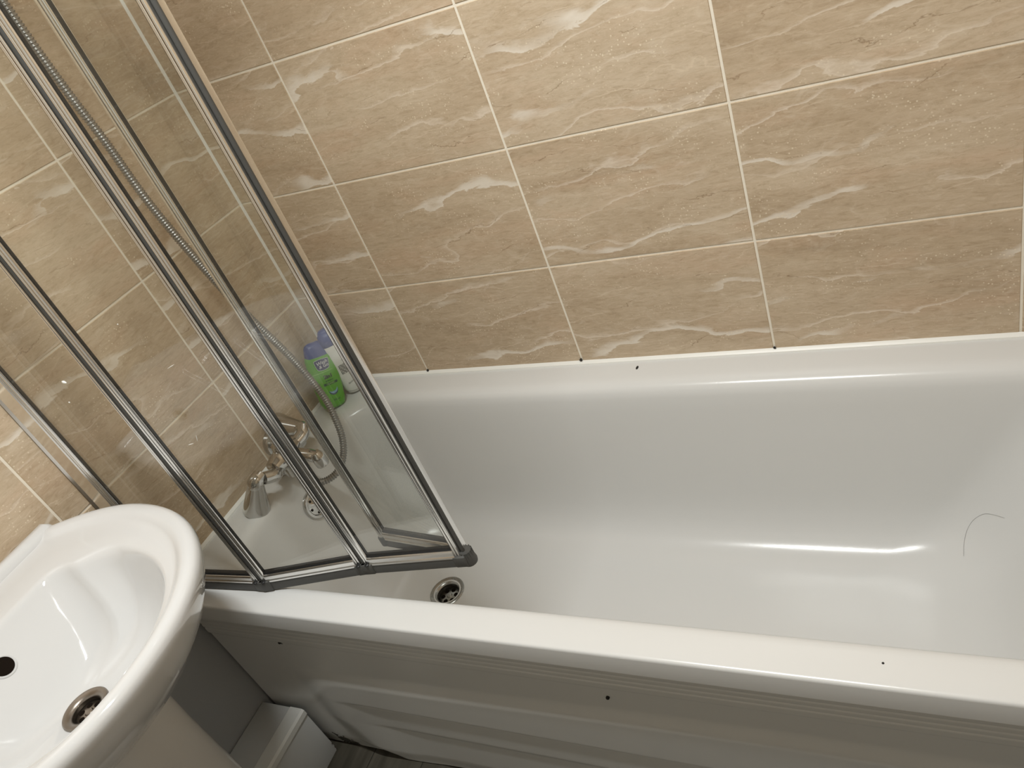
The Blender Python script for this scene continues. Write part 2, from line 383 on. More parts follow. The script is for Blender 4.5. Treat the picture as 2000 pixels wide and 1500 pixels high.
# ------------------------------------------------------------------ bath
RIM = 0.54; BF = -0.690
tub = thing('bathtub', 'long white acrylic bathtub below the tiled wall', 'bathtub', (0.85, -0.345, 0))
bm = bmesh.new()
def ring(z, x0, x1, yf, yb, r): return [(x + SK * y * max(0, 1 - x / 0.12), y, z) for x, y in rrect(x0, x1, yf, yb, r, 12, 40, 14)]
X1 = RX - 0.004
rings = [ring(RIM-0.042, 0.004, X1, BF+0.004, -0.003, 0.004), ring(RIM-0.042, 0.003, X1, BF, -0.002, 0.005), ring(RIM-0.0055, 0.003, X1, BF, -0.002, 0.006),
         ring(RIM-0.0022, 0.003, X1, BF+0.0009, -0.002, 0.007), ring(RIM-0.0004, 0.004, X1, BF+0.003, -0.002, 0.009), ring(RIM, 0.008, X1-0.004, BF+0.007, -0.006, 0.012),
         ring(RIM+0.0006, 0.03, X1-0.02, BF+0.026, -0.025, 0.03),
         ring(RIM+0.0003, 0.062, X1-0.050, BF+0.046, -0.058, 0.10)]
# inner roll and basin: (z, xl, xr, yf, yb, r)
inner = [(0.5395, 0.069, 1.640, -0.637, -0.068, 0.115), (0.537, 0.076, 1.632, -0.631, -0.077, 0.118), (0.532, 0.082, 1.625, -0.626, -0.085, 0.120),
         (0.524, 0.087, 1.618, -0.622, -0.091, 0.120), (0.510, 0.090, 1.610, -0.619, -0.095, 0.120), (0.48, 0.095, 1.594, -0.616, -0.099, 0.120),
         (0.44, 0.102, 1.572, -0.612, -0.103, 0.120), (0.38, 0.113, 1.540, -0.607, -0.108, 0.122), (0.32, 0.124, 1.508, -0.601, -0.114, 0.124), (0.27, 0.133, 1.480, -0.596, -0.119, 0.125),
         (0.235, 0.142, 1.456, -0.590, -0.125, 0.126), (0.21, 0.153, 1.434, -0.582, -0.133, 0.125), (0.19, 0.167, 1.410, -0.571, -0.144, 0.12),
         (0.174, 0.186, 1.380, -0.556, -0.160, 0.115), (0.164, 0.206, 1.350, -0.539, -0.178, 0.105), (0.157, 0.228, 1.318, -0.519, -0.200, 0.09),
         (0.1535, 0.25, 1.28, -0.50, -0.22, 0.07), (0.152, 0.27, 1.24, -0.48, -0.24, 0.06)]
rings += [ring(*a) for a in inner]
rv = loft(bm, rings, False, False)
# floor fan: shrink rings to a line
for k in (0.55, 0.1):
    pass
DX, DY, DZ = 0.308, -0.340, 0.1535
def close_on_circle(bm, last, cx, cy, z, r):
    lo_ = [bm.verts.new((cx + r*math.cos(a), cy + r*math.sin(a), z)) for a in (math.atan2(v.co.y - cy, v.co.x - cx) for v in last)]
    n_ = len(last)
    for i in range(n_):
        j = (i+1) % n_
        if (lo_[i].co - lo_[j].co).length < 1e-7: continue
        bm.faces.new((last[i], last[j], lo_[j], lo_[i]))
close_on_circle(bm, rv[-1], DX, DY, 0.1516, 0.031)
shell = finish('tub_shell', bm, M_TUB, tub, ang=50)
# waste
DZ = 0.1522
bm = bmesh.new(); lathe(bm, (DX, DY, DZ), (0, 0, 1), [(0.0425, -0.001), (0.0425, 0.0008), (0.041, 0.0018), (0.038, 0.0016), (0.031, -0.0020), (0.0275, -0.0040), (0.0265, -0.0060)], 48, caps=(False, False))
waste = finish('waste_ring', bm, M_STEEL, tub); waste['label'] = 'steel waste ring'
def grate(z, r, cx, cy, parent, m, depth):
    bm = bmesh.new()
    lathe(bm, (cx, cy, z), (0, 0, 1), [(r, 0.0), (r, -depth), (0.002, -depth)], 32, caps=(False, True))
    finish('waste_cup', bm, M_CUP, parent)
    bm = bmesh.new(); zz = z - depth
    lathe(bm, (cx, cy, zz), (0, 0, 1), [(r-0.001, 0.0003), (r-0.001, 0.0018), (r-0.003, 0.0026), (0.0065, 0.0032), (0.005, 0.0048), (0.001, 0.0052)], 32)
    gr = finish('grate', bm, m, parent)
    bm = bmesh.new()
    for k in range(6):
        a = 2*PI*k/6 + 0.3; q = r*0.60
        lathe(bm, (cx + math.cos(a)*q, cy + math.sin(a)*q, zz + 0.0024), (0, 0, 1), [(r*0.20, 0), (r*0.20, 0.0009)], 16)
    finish('grate_holes', bm, M_HOLE, gr)
grate(DZ - 0.0055, 0.0268, DX, DY, waste, M_STEEL, 0.013)
# overflow on the tap end
OF = Vector((0.1005, -0.352, 0.455)); od = Vector((1, 0, 0.18)).normalized()
bm = bmesh.new(); lathe(bm, OF - od*0.004, od, [(0.034, 0), (0.034, 0.006), (0.032, 0.009), (0.027, 0.010), (0.024, 0.0075), (0.010, 0.0105), (0.004, 0.0125)], 40)
ov = finish('overflow_cover', bm, M_CHROME, tub); ov['label'] = 'round chrome overflow cover'
u, v, _ = basis(od)
bm = bmesh.new()
for k in range(6):
    a = 2*PI*k/6; p = OF + od*0.0045 + (u*math.cos(a) + v*math.sin(a))*0.0195
    lathe(bm, p, od, [(0.0032, 0), (0.003, 0.0009)], 10)
finish('overflow_slots', bm, M_HOLE, ov)
# specks and a hair left in the bath
def speck(name, p, r, flat=0.35, parent=None, stretch=(1, 1)):
    bm = bmesh.new(); bmesh.ops.create_icosphere(bm, subdivisions=2, radius=r)
    for q in bm.verts: q.co = Vector((q.co.x*stretch[0], q.co.y*stretch[1], q.co.z*flat)) + Vector(p)
    return finish(name, bm, M_MOULD, parent)
speck('dirt_speck', (1.2700, -0.656, RIM+0.0008), 0.0016, parent=tub)
speck('dirt_speck', (0.8005, -0.030, RIM+0.001), 0.0030, parent=tub, stretch=(0.9, 2.0))
speck('dirt_speck', (1.045, -0.47, 0.1525), 0.0012, parent=tub)
hair_pts = [(1.376+0.0, -0.165, 0.1865), (1.374, -0.135, 0.19), (1.379, -0.105, 0.20)]

# ------------------------------------------------------------------ bath panel
def smooth01(a, b, x):
    k = min(1, max(0, (x - a) / (b - a))); return k*k*(3 - 2*k)
def panel_h(x, z):
    h = 0.0
    for zc in (0.474, 0.462, 0.450, 0.438, 0.426):                        # reeded band
        h -= 0.0016 * math.exp(-((z - zc) / 0.0018) ** 2)
    h += 0.003 * smooth01(0.405, 0.412, z)
    # raised moulded field with rounded end
    top = 0.326 + 0.034 * smooth01(0.2, 1.2, x)
    left = 0.150 + 0.30 * max(0.0, 0.14 - z) + 0.9 * max(0.0, 0.05 - z)
    a_, b_, k_ = top - z, (x - left) * 0.55, 0.016
    d = -k_ * math.log(math.exp(-a_ / k_) + math.exp(-b_ / k_)) if min(a_, b_) > -0.3 else min(a_, b_)
    h += 0.009 * smooth01(0.0, 0.040, d)
    h -= 0.004 * smooth01(0.004, 0.0, abs(z - 0.218)) * smooth01(0.05, 0.09, d)
    h -= 0.004 * smooth01(0.226, 0.212, z) * smooth01(0.03, 0.10, d)
    h -= 0.003 * smooth01(0.148, 0.138, z) * smooth01(0.06, 0.14, d)
    h -= 0.006 * smooth01(0.05, 0.0, z)
    return h
bm = bmesh.new()
xs = [0.004 + (0.6)*i/150 for i in range(150)] + [0.604 + (X1-0.604)*i/70 for i in range(71)]
zs = sorted(set([0.004 + 0.4*i/110 for i in range(110)] + [0.404 + 0.094*i/120 for i in range(121)]))
PY = -0.655
grid = [[bm.verts.new((x, PY - panel_h(x, z) - 0.010, z)) for x in xs] for z in zs]
for a, b in zip(grid, grid[1:]):
    for i in range(len(xs)-1): bm.faces.new((a[i], a[i+1], b[i+1], b[i]))
back = [bm.verts.new((x, PY + 0.006, z)) for x, z in ((xs[0], zs[0]), (xs[-1], zs[0]), (xs[-1], zs[-1]), (xs[0], zs[-1]))]
bm.faces.new(back[::-1])
bm.faces.new([back[3], back[2]] + grid[-1][::-1]); bm.faces.new([back[0]] + grid[0] + [back[1]])
bm.faces.new([back[0], back[3]] + [g[0] for g in grid[::-1]]); bm.faces.new([back[1]] + [g[-1] for g in grid] + [back[2]])
panel = finish('side_panel', bm, M_PANEL, tub, ang=40); panel['label'] = 'white moulded side panel'
for (x, z) in ((0.1965, 0.408), (0.8675, 0.382)):
    bm = bmesh.new(); lathe(bm, (x, PY - 0.010, z), (0, -1, 0), [(0.003, -0.002), (0.003, 0.0032), (0.0018, 0.0042)], 12)
    if x < 0.5: tube(bm, [(x+0.002, PY-0.0145, z+0.002), (x+0.006, PY-0.014, z+0.003), (x+0.009, PY-0.0138, z)], 0.0008, 6)
    finish('panel_screw', bm, M_MOULD, panel)

# ------------------------------------------------------------------ pipe boxing beside the panel
boxing = thing('pipe_boxing', 'white pipe boxing low on the wall between basin pedestal and bath panel', 'pipe boxing', (0.04, -0.95, 0))
bm = bmesh.new(); add_box(bm, (-0.012, -1.30, 0.0), (0.106, -0.676, 0.164), 0.0015); finish('boxing_cover', bm, M_BOXING, boxing)
bm = bmesh.new()
prf = [(0.070, 0.1645), (0.074, 0.168), (0.106, 0.1675), (0.1105, 0.163), (0.1105, 0.150), (0.106, 0.148), (0.1055, 0.1638)]
loft(bm, [[(a, y, b) for a, b in prf] for y in (-1.30, -0.677)]); finish('corner_strip', bm, M_WHITEP, boxing)

# ------------------------------------------------------------------ pedestal basin
YC = -0.965
def dring(z, xb, xf, wd, rb=0.02, p=2.15, xs_=None, n=44, wb=None):
    """D shape: straight back at xb, widest at xs_, rounded front at xf; wd half width, wb half width at the wall"""
    xs_ = xb + (xf - xb) * 0.40 if xs_ is None else xs_
    wb = wd * 0.80 if wb is None else wb
    pts = []
    for k in range(n + 1):                      # front half superellipse from +y to -y
        a = PI/2 - PI * k / n
        c, s_ = math.cos(a), math.sin(a)
        pts.append((xs_ + (xf - xs_) * abs(c) ** (2/p), YC + wd * math.copysign(abs(s_) ** (2/p), s_)))
    m_ = 14
    side = []
    for k in range(1, m_ + 1):                  # side from widest back to wall corner
        q = k / m_; side.append((xs_ + (xb + rb - xs_) * q, wd - (wd - wb) * q ** 2.0))
    for k in range(1, 6):
        a = PI/2 * k / 5; side.append((xb + rb - rb*math.sin(a), wb - rb + rb*math.cos(a)))
    pts += [(x, YC - y) for x, y in side]
    nb = 10
    for k in range(1, nb): pts.append((xb, YC - (wb - rb) + 2*(wb - rb)*k/nb))
    pts += [(x, YC + y) for x, y in side[::-1]]
    return [(x, y, z) for x, y in pts]
basin = thing('basin', 'white ceramic D-shaped washbasin fixed to the tiled wall beside the bathtub', 'basin', (0.02, YC, 0.81))
bm = bmesh.new(); XB = -0.010
# outside from below up, over the rim, down into the bowl
R_ = [dring(0.618, 0.01, 0.258, 0.108, 0.02, 2.2), dring(0.635, 0.0, 0.275, 0.128, 0.02, 2.1), dring(0.665, XB, 0.335, 0.180, 0.02, 2.0), dring(0.70, XB, 0.388, 0.226, 0.02, 2.1),
      dring(0.735, XB, 0.420, 0.256, 0.02, 2.1), dring(0.765, XB, 0.440, 0.273, 0.02, 2.1), dring(0.790, XB, 0.452, 0.281, 0.02, 2.1),
      dring(0.803, XB, 0.4565, 0.284, 0.02, 2.1), dring(0.811, XB, 0.456, 0.283, 0.02, 2.1), dring(0.8165, XB, 0.453, 0.280, 0.02, 2.1), dring(0.8195, XB+0.001, 0.447, 0.274, 0.02, 2.1),
      dring(0.8200, XB+0.003, 0.440, 0.266, 0.02, 2.1), dring(0.8180, XB+0.008, 0.4345, 0.257, 0.02, 2.1), dring(0.8140, XB+0.014, 0.431, 0.250, 0.02, 2.1), dring(0.8115, XB+0.022, 0.429, 0.242, 0.02, 2.1),
      dring(0.8105, 0.050, 0.426, 0.226, 0.03, 2.15, xs_=0.19), dring(0.8098, 0.092, 0.423, 0.204, 0.04, 2.2, xs_=0.20), dring(0.8085, 0.099, 0.421, 0.198, 0.04, 2.2, xs_=0.205),
      dring(0.8055, 0.1025, 0.418, 0.194, 0.04, 2.2, xs_=0.21), dring(0.8005, 0.106, 0.414, 0.190, 0.04, 2.2, xs_=0.22), dring(0.790, 0.114, 0.408, 0.185, 0.04, 2.2, xs_=0.22),
      dring(0.772, 0.129, 0.396, 0.176, 0.045, 2.2, xs_=0.225), dring(0.750, 0.148, 0.380, 0.164, 0.045, 2.2, xs_=0.23), dring(0.730, 0.165, 0.362, 0.148, 0.045, 2.2, xs_=0.235),
      dring(0.714, 0.179, 0.340, 0.126, 0.04, 2.1, xs_=0.24), dring(0.704, 0.190, 0.316, 0.096, 0.03, 2.05, xs_=0.243), dring(0.699, 0.200, 0.294, 0.062, 0.02, 2.0, xs_=0.245), dring(0.6965, 0.208, 0.281, 0.042, 0.012, 2.0, xs_=0.245)]
WX, WY, WZ = 0.244, -0.968, 0.6975
rb_ = loft(bm, R_, True, False); close_on_circle(bm, rb_[-1], WX, WY, 0.6958, 0.024)
# back upstand
finish('basin_body', bm, M_CERAMIC, basin, ang=60)
bm = bmesh.new()
prf = [(-0.012, 0.806), (-0.012, 0.8215), (-0.006, 0.826), (0.004, 0.826), (0.010, 0.821), (0.014, 0.8135), (0.016, 0.806)]
loft(bm, [[(a, y, 0.806 + (b - 0.806)*q) for a, b in prf] for y, q in ((YC-0.226, 0.6), (YC-0.218, 1.0), (YC+0.218, 1.0), (YC+0.226, 0.6))])
finish('back_ledge', bm, M_CERAMIC, basin, ang=60)
bm = bmesh.new(); lathe(bm, (WX, WY, WZ), (0, 0, 1), [(0.0345, -0.002), (0.0345, 0.0012), (0.033, 0.0028), (0.029, 0.0030), (0.024, 0.0012), (0.0215, -0.001), (0.021, -0.003)], 44, caps=(False, False))
bw = finish('waste_ring', bm, M_STAINED, basin); bw['label'] = 'stained metal waste ring'
grate(WZ - 0.0025, 0.0213, WX, WY, bw, M_STAINED, 0.009)
bm = bmesh.new(); oc = Vector((0.1285, -0.965, 0.7735)); od2 = Vector((0.77, 0, 0.64)).normalized()
lathe(bm, oc - od2*0.004, od2, [(0.0175, 0.0), (0.0172, 0.0045), (0.0155, 0.0056), (0.0135, 0.0048)], 32, caps=(True, False))
oh = finish('overflow_rim', bm, M_CERAMIC, basin)
bm = bmesh.new(); lathe(bm, oc, od2, [(0.0138, -0.001), (0.0138, 0.0018)], 32); finish('overflow_hole', bm, M_HOLE, oh)
ped = thing('basin_pedestal', 'white ceramic pedestal standing on the floor under the basin', 'pedestal', (0.19, YC, 0))
bm = bmesh.new()
loft(bm, [dring(0.0, 0.118, 0.262, 0.118, 0.02, 2.4), dring(0.03, 0.118, 0.262, 0.118, 0.02, 2.4), dring(0.06, 0.118, 0.252, 0.108, 0.02, 2.4), dring(0.3, 0.118, 0.248, 0.102, 0.02, 2.3), dring(0.5, 0.118, 0.254, 0.102, 0.02, 2.3), dring(0.60, 0.118, 0.262, 0.105, 0.02, 2.2), dring(0.617, 0.118, 0.262, 0.105, 0.02, 2.2)])
finish('pedestal_body', bm, M_CERAMIC, ped, ang=60)

# ------------------------------------------------------------------ folding bath screen
NODES = [Vector((-0.006, -0.648, 0)), Vector((0.236, -0.636, 0)), Vector((0.438, -0.581, 0)), Vector((0.628, -0.550, 0)), Vector((0.444, -0.520, 0))]
SEG = [(NODES[0], NODES[1]), (NODES[1], NODES[2]), (NODES[2], NODES[3]), (Vector((0.6290, -0.5395, 0)), NODES[4])]
ZB, ZT = 0.560, 1.96
screen = thing('folding_bath_screen', 'four-panel folding glass shower screen with bright metal frames over the bathtub', 'shower screen', (0.23, -0.62, RIM))
half = [(0.0, 0.0050), (0.0003, 0.0068), (0.0010, 0.0077), (0.0022, 0.0081), (0.0034, 0.0081), (0.0046, 0.0076), (0.0053, 0.0066), (0.0054, 0.0054), (0.0064, 0.0054), (0.0066, 0.0068), (0.0074, 0.0078), (0.0086, 0.0081),
        (0.0100, 0.0078), (0.0114, 0.0070), (0.0126, 0.0058), (0.0134, 0.0046), (0.0138, 0.0036)]
half = [(a*0.80, b*0.80) for a, b in half]
STILE = half + [(a, -b) for a, b in half[::-1]]
def prism_v(bm, org, du, dw, prof, z0, z1):
    r = lambda z: [org + du * a + dw * b + Vector((0, 0, z)) for a, b in prof]
    loft(bm, [r(z0), r(z1)])
def prism_h(bm, a, b, dw, prof):
    r = lambda p: [p + dw * w_ + Vector((0, 0, z)) for w_, z in prof]
    loft(bm, [r(a), r(b)])
GAP = 0.0040
for i in range(4):
    A, B = SEG[i]; d = (B - A).normalized(); nrm = Vector((d.y, -d.x, 0))
    sA = 0.034 if i == 0 else GAP if i < 3 else 0.0; sB = (GAP, GAP, 0.0030, 0.0)[i]
    L = (B - A).length
    for org, du in ((A + d*sA, d), (B - d*sB, -d)):
        bm = bmesh.new(); prism_v(bm, org, du, nrm, STILE, ZB+0.004, ZT); st = finish('stile', bm, M_ALU, screen, ang=28)
        bm = bmesh.new(); prism_v(bm, org, du, nrm, [(0.0043, -0.0046), (0.0043, 0.0046), (0.0051, 0.0046), (0.0051, -0.0046)], ZB+0.005, ZT); finish('gasket', bm, M_BLACK, st)
        bm = bmesh.new(); prism_v(bm, org, du, nrm, [(0.0109, -0.0029), (0.0109, 0.0029), (0.0119, 0.0028), (0.0119, -0.0028)], ZB+0.020, ZT); finish('glazing_bead', bm, M_BLACK, st)
    a, b = A + d*(sA + 0.0100), B - d*(sB + 0.0100)
    bm = bmesh.new(); prism_h(bm, a, b, nrm, [(-0.0025, ZB+0.014), (0.0025, ZB+0.014), (0.0025, ZT-0.01), (-0.0025, ZT-0.01)]); finish('glass_pane', bm, M_GLASS, screen, smooth=False)
    rp = [(0.0070, ZB+0.001), (0.0083, ZB+0.003), (0.0083, ZB+0.0065), (0.0066, ZB+0.0080), (0.0066, ZB+0.0088), (0.0080, ZB+0.0105), (0.0080, ZB+0.0175), (0.0066, ZB+0.0200), (0.0045, ZB+0.0205)]
    rp = rp + [(-w_, z) for w_, z in rp[::-1]]
    bm = bmesh.new(); prism_h(bm, a, b, nrm, rp); ra = finish('bottom_rail', bm, M_ALU, screen, ang=28)
    bm = bmesh.new(); prism_h(bm, a, b, nrm, [(0.0048, ZB+0.020), (0.0040, ZB+0.0245), (-0.0040, ZB+0.0245), (-0.0048, ZB+0.020)]); finish('gasket', bm, M_BLACK, ra)
    bm = bmesh.new(); prism_h(bm, A + d*(0.03 if i == 0 else 0.0), B, nrm, [(0.0068, ZB+0.002), (0.0082, ZB-0.004), (0.0090, ZB-0.0165), (0.0, ZB-0.0175), (-0.0070, ZB-0.0165), (-0.0068, ZB+0.002)]); finish('bottom_seal', bm, M_RUBBER, screen)
    bm = bmesh.new(); prism_h(bm, a, b, nrm, [(w_, ZT + ZB - z) for w_, z in rp]); finish('top_rail', bm, M_ALU, screen, ang=28)
for k in (1, 2, 3):
    P = NODES[k]
    bm = bmesh.new()
    d0 = (P - NODES[k-1]).normalized(); d1 = (NODES[k+1] - P).normalized()
    n0 = Vector((d0.y, -d0.x, 0))
    if k < 3:
        lathe(bm, P + Vector((0, 0, ZB)) + n0*0.0012, (0, 0, 1), [(0.0044, 0), (0.0044, ZT-ZB)], 20)
    else:
        lathe(bm, (0.6272, -0.5456, ZB), (0, 0, 1), [(0.0033, 0), (0.0033, ZT-ZB)], 24)
    finish('hinge_strip', bm, M_RUBBER, screen)
    # moulded knuckle below the frames
    bm = bmesh.new()
    for dd in ((-d0, d1) if k < 3 else (-d0,)):
        M4 = Matrix(((dd.x, -dd.y, 0, P.x), (dd.y, dd.x, 0, P.y), (0, 0, 1, 0), (0, 0, 0, 1)))
        add_box(bm, (-0.005, -0.0110, ZB-0.0172), (0.0175, 0.0105, ZB+0.0065), 0.0020, 2, mat=M4)
    if k == 3:
        out_ = (d0 - d1).normalized()
        c0 = Vector((0.630, -0.544, 0))
        lathe(bm, (c0.x, c0.y, ZB-0.024), (0, 0, 1), [(0.009, 0), (0.0125, 0.003), (0.0135, 0.008), (0.0115, 0.022), (0.0105, 0.032)], 28)
        for q in range(14):
            a = 2*PI*q/14; add_box(bm, (c0.x+math.cos(a)*0.0112-0.0009, c0.y+math.sin(a)*0.0112-0.0009, ZB-0.008), (c0.x+math.cos(a)*0.0112+0.0009, c0.y+math.sin(a)*0.0112+0.0009, ZB+0.009), 0.0003, 1)
    kn = finish('hinge_knuckle', bm, M_RUBBER, screen)
    if k < 3:
        bm = bmesh.new()
        for dd in (-d0, d1):
            pin = P + dd*0.009 + n0*0.0092
            lathe(bm, (pin.x, pin.y, ZB+0.0055), (0, 0, 1), [(0.0042, 0), (0.0042, 0.0022), (0.003, 0.003)], 14)
        finish('hinge_pin', bm, M_BLACK, kn)
P = NODES[4]; bm = bmesh.new(); lathe(bm, (P.x, P.y, ZB-0.016), (0, 0, 1), [(0.008, 0), (0.0105, 0.003), (0.0105, 0.020), (0.009, 0.023)], 24); finish('end_cap', bm, M_RUBBER, screen)
bm = bmesh.new(); tube(bm, [(P.x, P.y, ZB), (P.x, P.y, ZT)], 0.0078, 20); finish('edge_tube', bm, M_ALU, screen)
A, B = NODES[0], NODES[1]; d = (B - A).normalized(); nrm = Vector((d.y, -d.x, 0))
bm = bmesh.new(); prism_v(bm, Vector((-0.011, -0.648, 0)), d, nrm, [(0, -0.013), (0, 0.013), (0.003, 0.0145), (0.008, 0.0115), (0.030, 0.0105), (0.040, 0.0098), (0.042, 0.0085), (0.042, -0.0085), (0.040, -0.0098), (0.008, -0.0115), (0.003, -0.0145)], 0.5435, ZT)
finish('wall_profile', bm, M_ALU, screen, ang=28)

# dried soap flecks and scratches on the glass of the first two panels
def glass_hit(u_, v_, A_, B_):
    dcam = ROT @ Vector(((u_ - 1043.85) / 1520.78, -(v_ - 753.36) / 1520.78, -1)); d_ = (B_ - A_).normalized(); n_ = Vector((d_.y, -d_.x, 0)); q0 = A_ + n_*0.0029
    return CAM + dcam * ((q0 - CAM).dot(n_) / dcam.dot(n_))
for seg, p0, p1, rr in ((0, (121, 745), (130, 748), 0.0024), (0, (134, 785), (137, 787), 0.0012), (1, (383, 850), (386, 862), 0.0007), (1, (368, 869), (378, 866), 0.0006), (0, (340, 712), (327, 720), 0.0005), (0, (229, 633), (231, 634), 0.0011)):
    a, b = glass_hit(*p0, *SEG[seg]), glass_hit(*p1, *SEG[seg])
    bm = bmesh.new(); tube(bm, [a, (a*2+b)/3, (a+b*2)/3, b], [rr*0.4, rr, rr*0.8, rr*0.3], 8); finish('soap_fleck', bm, M_SILICONE, screen)

# ------------------------------------------------------------------ bath mixer tap
mixer = thing('bath_mixer_tap', 'chrome bath shower mixer tap on the tiled wall above the overflow', 'tap', (0.02, -0.345, 0.58))
YM = -0.347
bm = bmesh.new()
lathe(bm, (0.100, YM + 0.045, 0.600), (0, -1, 0), [(0.010, 0), (0.018, 0.004), (0.022, 0.02), (0.024, 0.045), (0.022, 0.07), (0.018, 0.086), (0.010, 0.09)], 32)
lathe(bm, (0.100, YM, 0.598), (0, 0, 1), [(0.014, -0.050), (0.020, -0.045), (0.021, -0.01), (0.016, 0.018), (0.014, 0.034), (0.010, 0.038)], 28)
finish('mixer_body', bm, M_CHROME, mixer)
bm = bmesh.new(); tube(bm, catmull([(0.100, YM + 0.030, 0.600), (0.108, YM+0.048, 0.602), (0.112, YM+0.062, 0.606), (0.106, YM+0.076, 0.612)], 0.004), 0.0145, 24); finish('valve_arm', bm, M_CHROME, mixer)
bm = bmesh.new(); tube(bm, catmull([(0.100, YM - 0.030, 0.594), (0.110, YM-0.045, 0.594), (0.114, YM-0.060, 0.600), (0.108, YM-0.078, 0.610)], 0.004), 0.0135, 24); finish('valve_arm', bm, M_CHROME, mixer)
def lever(top, tip, side):
    top, tip = Vector(top), Vector(tip); dd = (tip - top).normalized(); L = (tip - top).length
    bm = bmesh.new(); q = Vector((0, side, 0))
    pts = catmull([top - q*0.016, top - q*0.004, top + q*0.001 + dd*0.004, top + dd*0.014], 0.002)
    rad = [0.0160 for _ in pts]
    tube(bm, pts, rad, 24)
    bmesh.ops.create_uvsphere(bm, u_segments=24, v_segments=14, radius=0.0168, matrix=Matrix.Translation(top + dd*0.004))
    lathe(bm, top + dd*0.010, dd, [(0.0155, -0.008), (0.0170, 0.004), (0.0225, L*0.5), (0.0285, L*0.88), (0.0290, L*0.94), (0.0265, L*0.99), (0.014, L)], 36)
    return finish('lever_handle', bm, M_CHROME, mixer)
lever((0.100, -0.440, 0.616), (0.058, -0.446, 0.545), -1)
lever((0.100, -0.268, 0.606), (0.030, -0.262, 0.612), 1)
bm = bmesh.new()
pts = catmull([(0.108, YM, 0.596), (0.135, YM, 0.604), (0.165, YM, 0.602), (0.192, YM, 0.594)], 0.004)
tube(bm, pts, 0.0135, 24)
lathe(bm, (0.190, YM, 0.600), (0.12, 0, -1), [(0.010, -0.008), (0.0145, 0), (0.0145, 0.024), (0.0125, 0.027)], 24)
finish('spout', bm, M_CHROME, mixer)
bm = bmesh.new(); tube(bm, catmull([(0.040, YM+0.012, 0.5405), (0.046, YM+0.012, 0.560), (0.066, YM+0.008, 0.585), (0.098, YM, 0.598)], 0.004), 0.0135, 24)
lathe(bm, (0.040, YM+0.012, 0.5402), (0, 0, 1), [(0.026, 0), (0.026, 0.004), (0.018, 0.010), (0.013, 0.012)], 28)
finish('tap_leg', bm, M_CHROME, mixer)
bm = bmesh.new(); lathe(bm, (-0.006, -0.276, 0.575), (1, 0, 0), [(0.031, 0), (0.031, 0.006), (0.024, 0.020), (0.014, 0.028), (0.013, 0.09)], 32)
finish('wall_union', bm, M_CHROME, mixer)
bm = bmesh.new(); lathe(bm, (0.120, YM, 0.566), (0.35, 0, -1), [(0.011, 0), (0.0125, 0.004), (0.0125, 0.020), (0.0095, 0.024)], 6); finish('hose_nut', bm, M_CHROME, mixer)

# ------------------------------------------------------------------ shower hose, handset
HP = [(0.120, YM, 0.566), (0.1270, YM, 0.545)]
def ray(uu, vv, x):
    dcam = ROT @ Vector(((uu - 1043.85) / 1520.78, -(vv - 753.36) / 1520.78, -1)); k = (x - CAM.x) / dcam.x; return CAM + dcam * k
HP = [Vector((0.120, YM, 0.566)), Vector((0.128, YM-0.001, 0.543)), Vector((0.1387, -0.3469, 0.5212)), Vector((0.154, -0.3325, 0.511)), Vector((0.168, -0.306, 0.512)), Vector((0.174, -0.276, 0.5286)),
      Vector((0.1715, -0.249, 0.558)), Vector((0.160, -0.227, 0.596)), Vector((0.146, -0.210, 0.640)), Vector((0.128, -0.202, 0.694)), Vector((0.108, -0.205, 0.775)),
      Vector((0.088, -0.233, 0.929)), Vector((0.076, -0.261, 1.140)), Vector((0.066, -0.262, 1.28)), Vector((0.060, -0.266, 1.37)), Vector((0.056, -0.27, 1.50)), Vector((0.052, -0.268, 1.64)), Vector((0.060, -0.266, 1.74)), Vector((0.075, -0.266, 1.800))]
cp = catmull(HP, 0.0011)
L = [0.0]
for a, b in zip(cp, cp[1:]): L.append(L[-1] + (b - a).length)
bm = bmesh.new(); tube(bm, cp, lambda i: 0.0074 + 0.0011 * math.cos(2*PI*L[i]/0.0054), 14)
finish('shower_hose', bm, M_HOSE, None, ang=80)
tag(bpy.data.objects['shower_hose'], 'ribbed metal shower hose looping down from the wall to the tap', 'hose')
hs = thing('hand_shower', 'chrome hand shower in its holder on the wall above the tap', 'shower', (0.01, -0.266, 1.82))
bm = bmesh.new(); tube(bm, catmull([(0.075, -0.266, 1.80), (0.088, -0.266, 1.87), (0.105, -0.266, 1.96), (0.125, -0.266, 2.0)], 0.01), 0.012, 18)
lathe(bm, (0.122, -0.266, 2.01), (0.6, 0, -0.8), [(0.012, -0.012), (0.034, 0.004), (0.038, 0.014), (0.036, 0.02)], 30); finish('handset', bm, M_CHROME, hs)
bm = bmesh.new(); lathe(bm, (-0.004, -0.266, 1.84), (1, 0, 0), [(0.028, 0), (0.028, 0.008), (0.014, 0.014), (0.014, 0.06)], 24); lathe(bm, (0.078, -0.266, 1.815), (0.18, 0, 1), [(0.017, 0), (0.018, 0.04)], 20); finish('holder', bm, M_CHROME, hs)

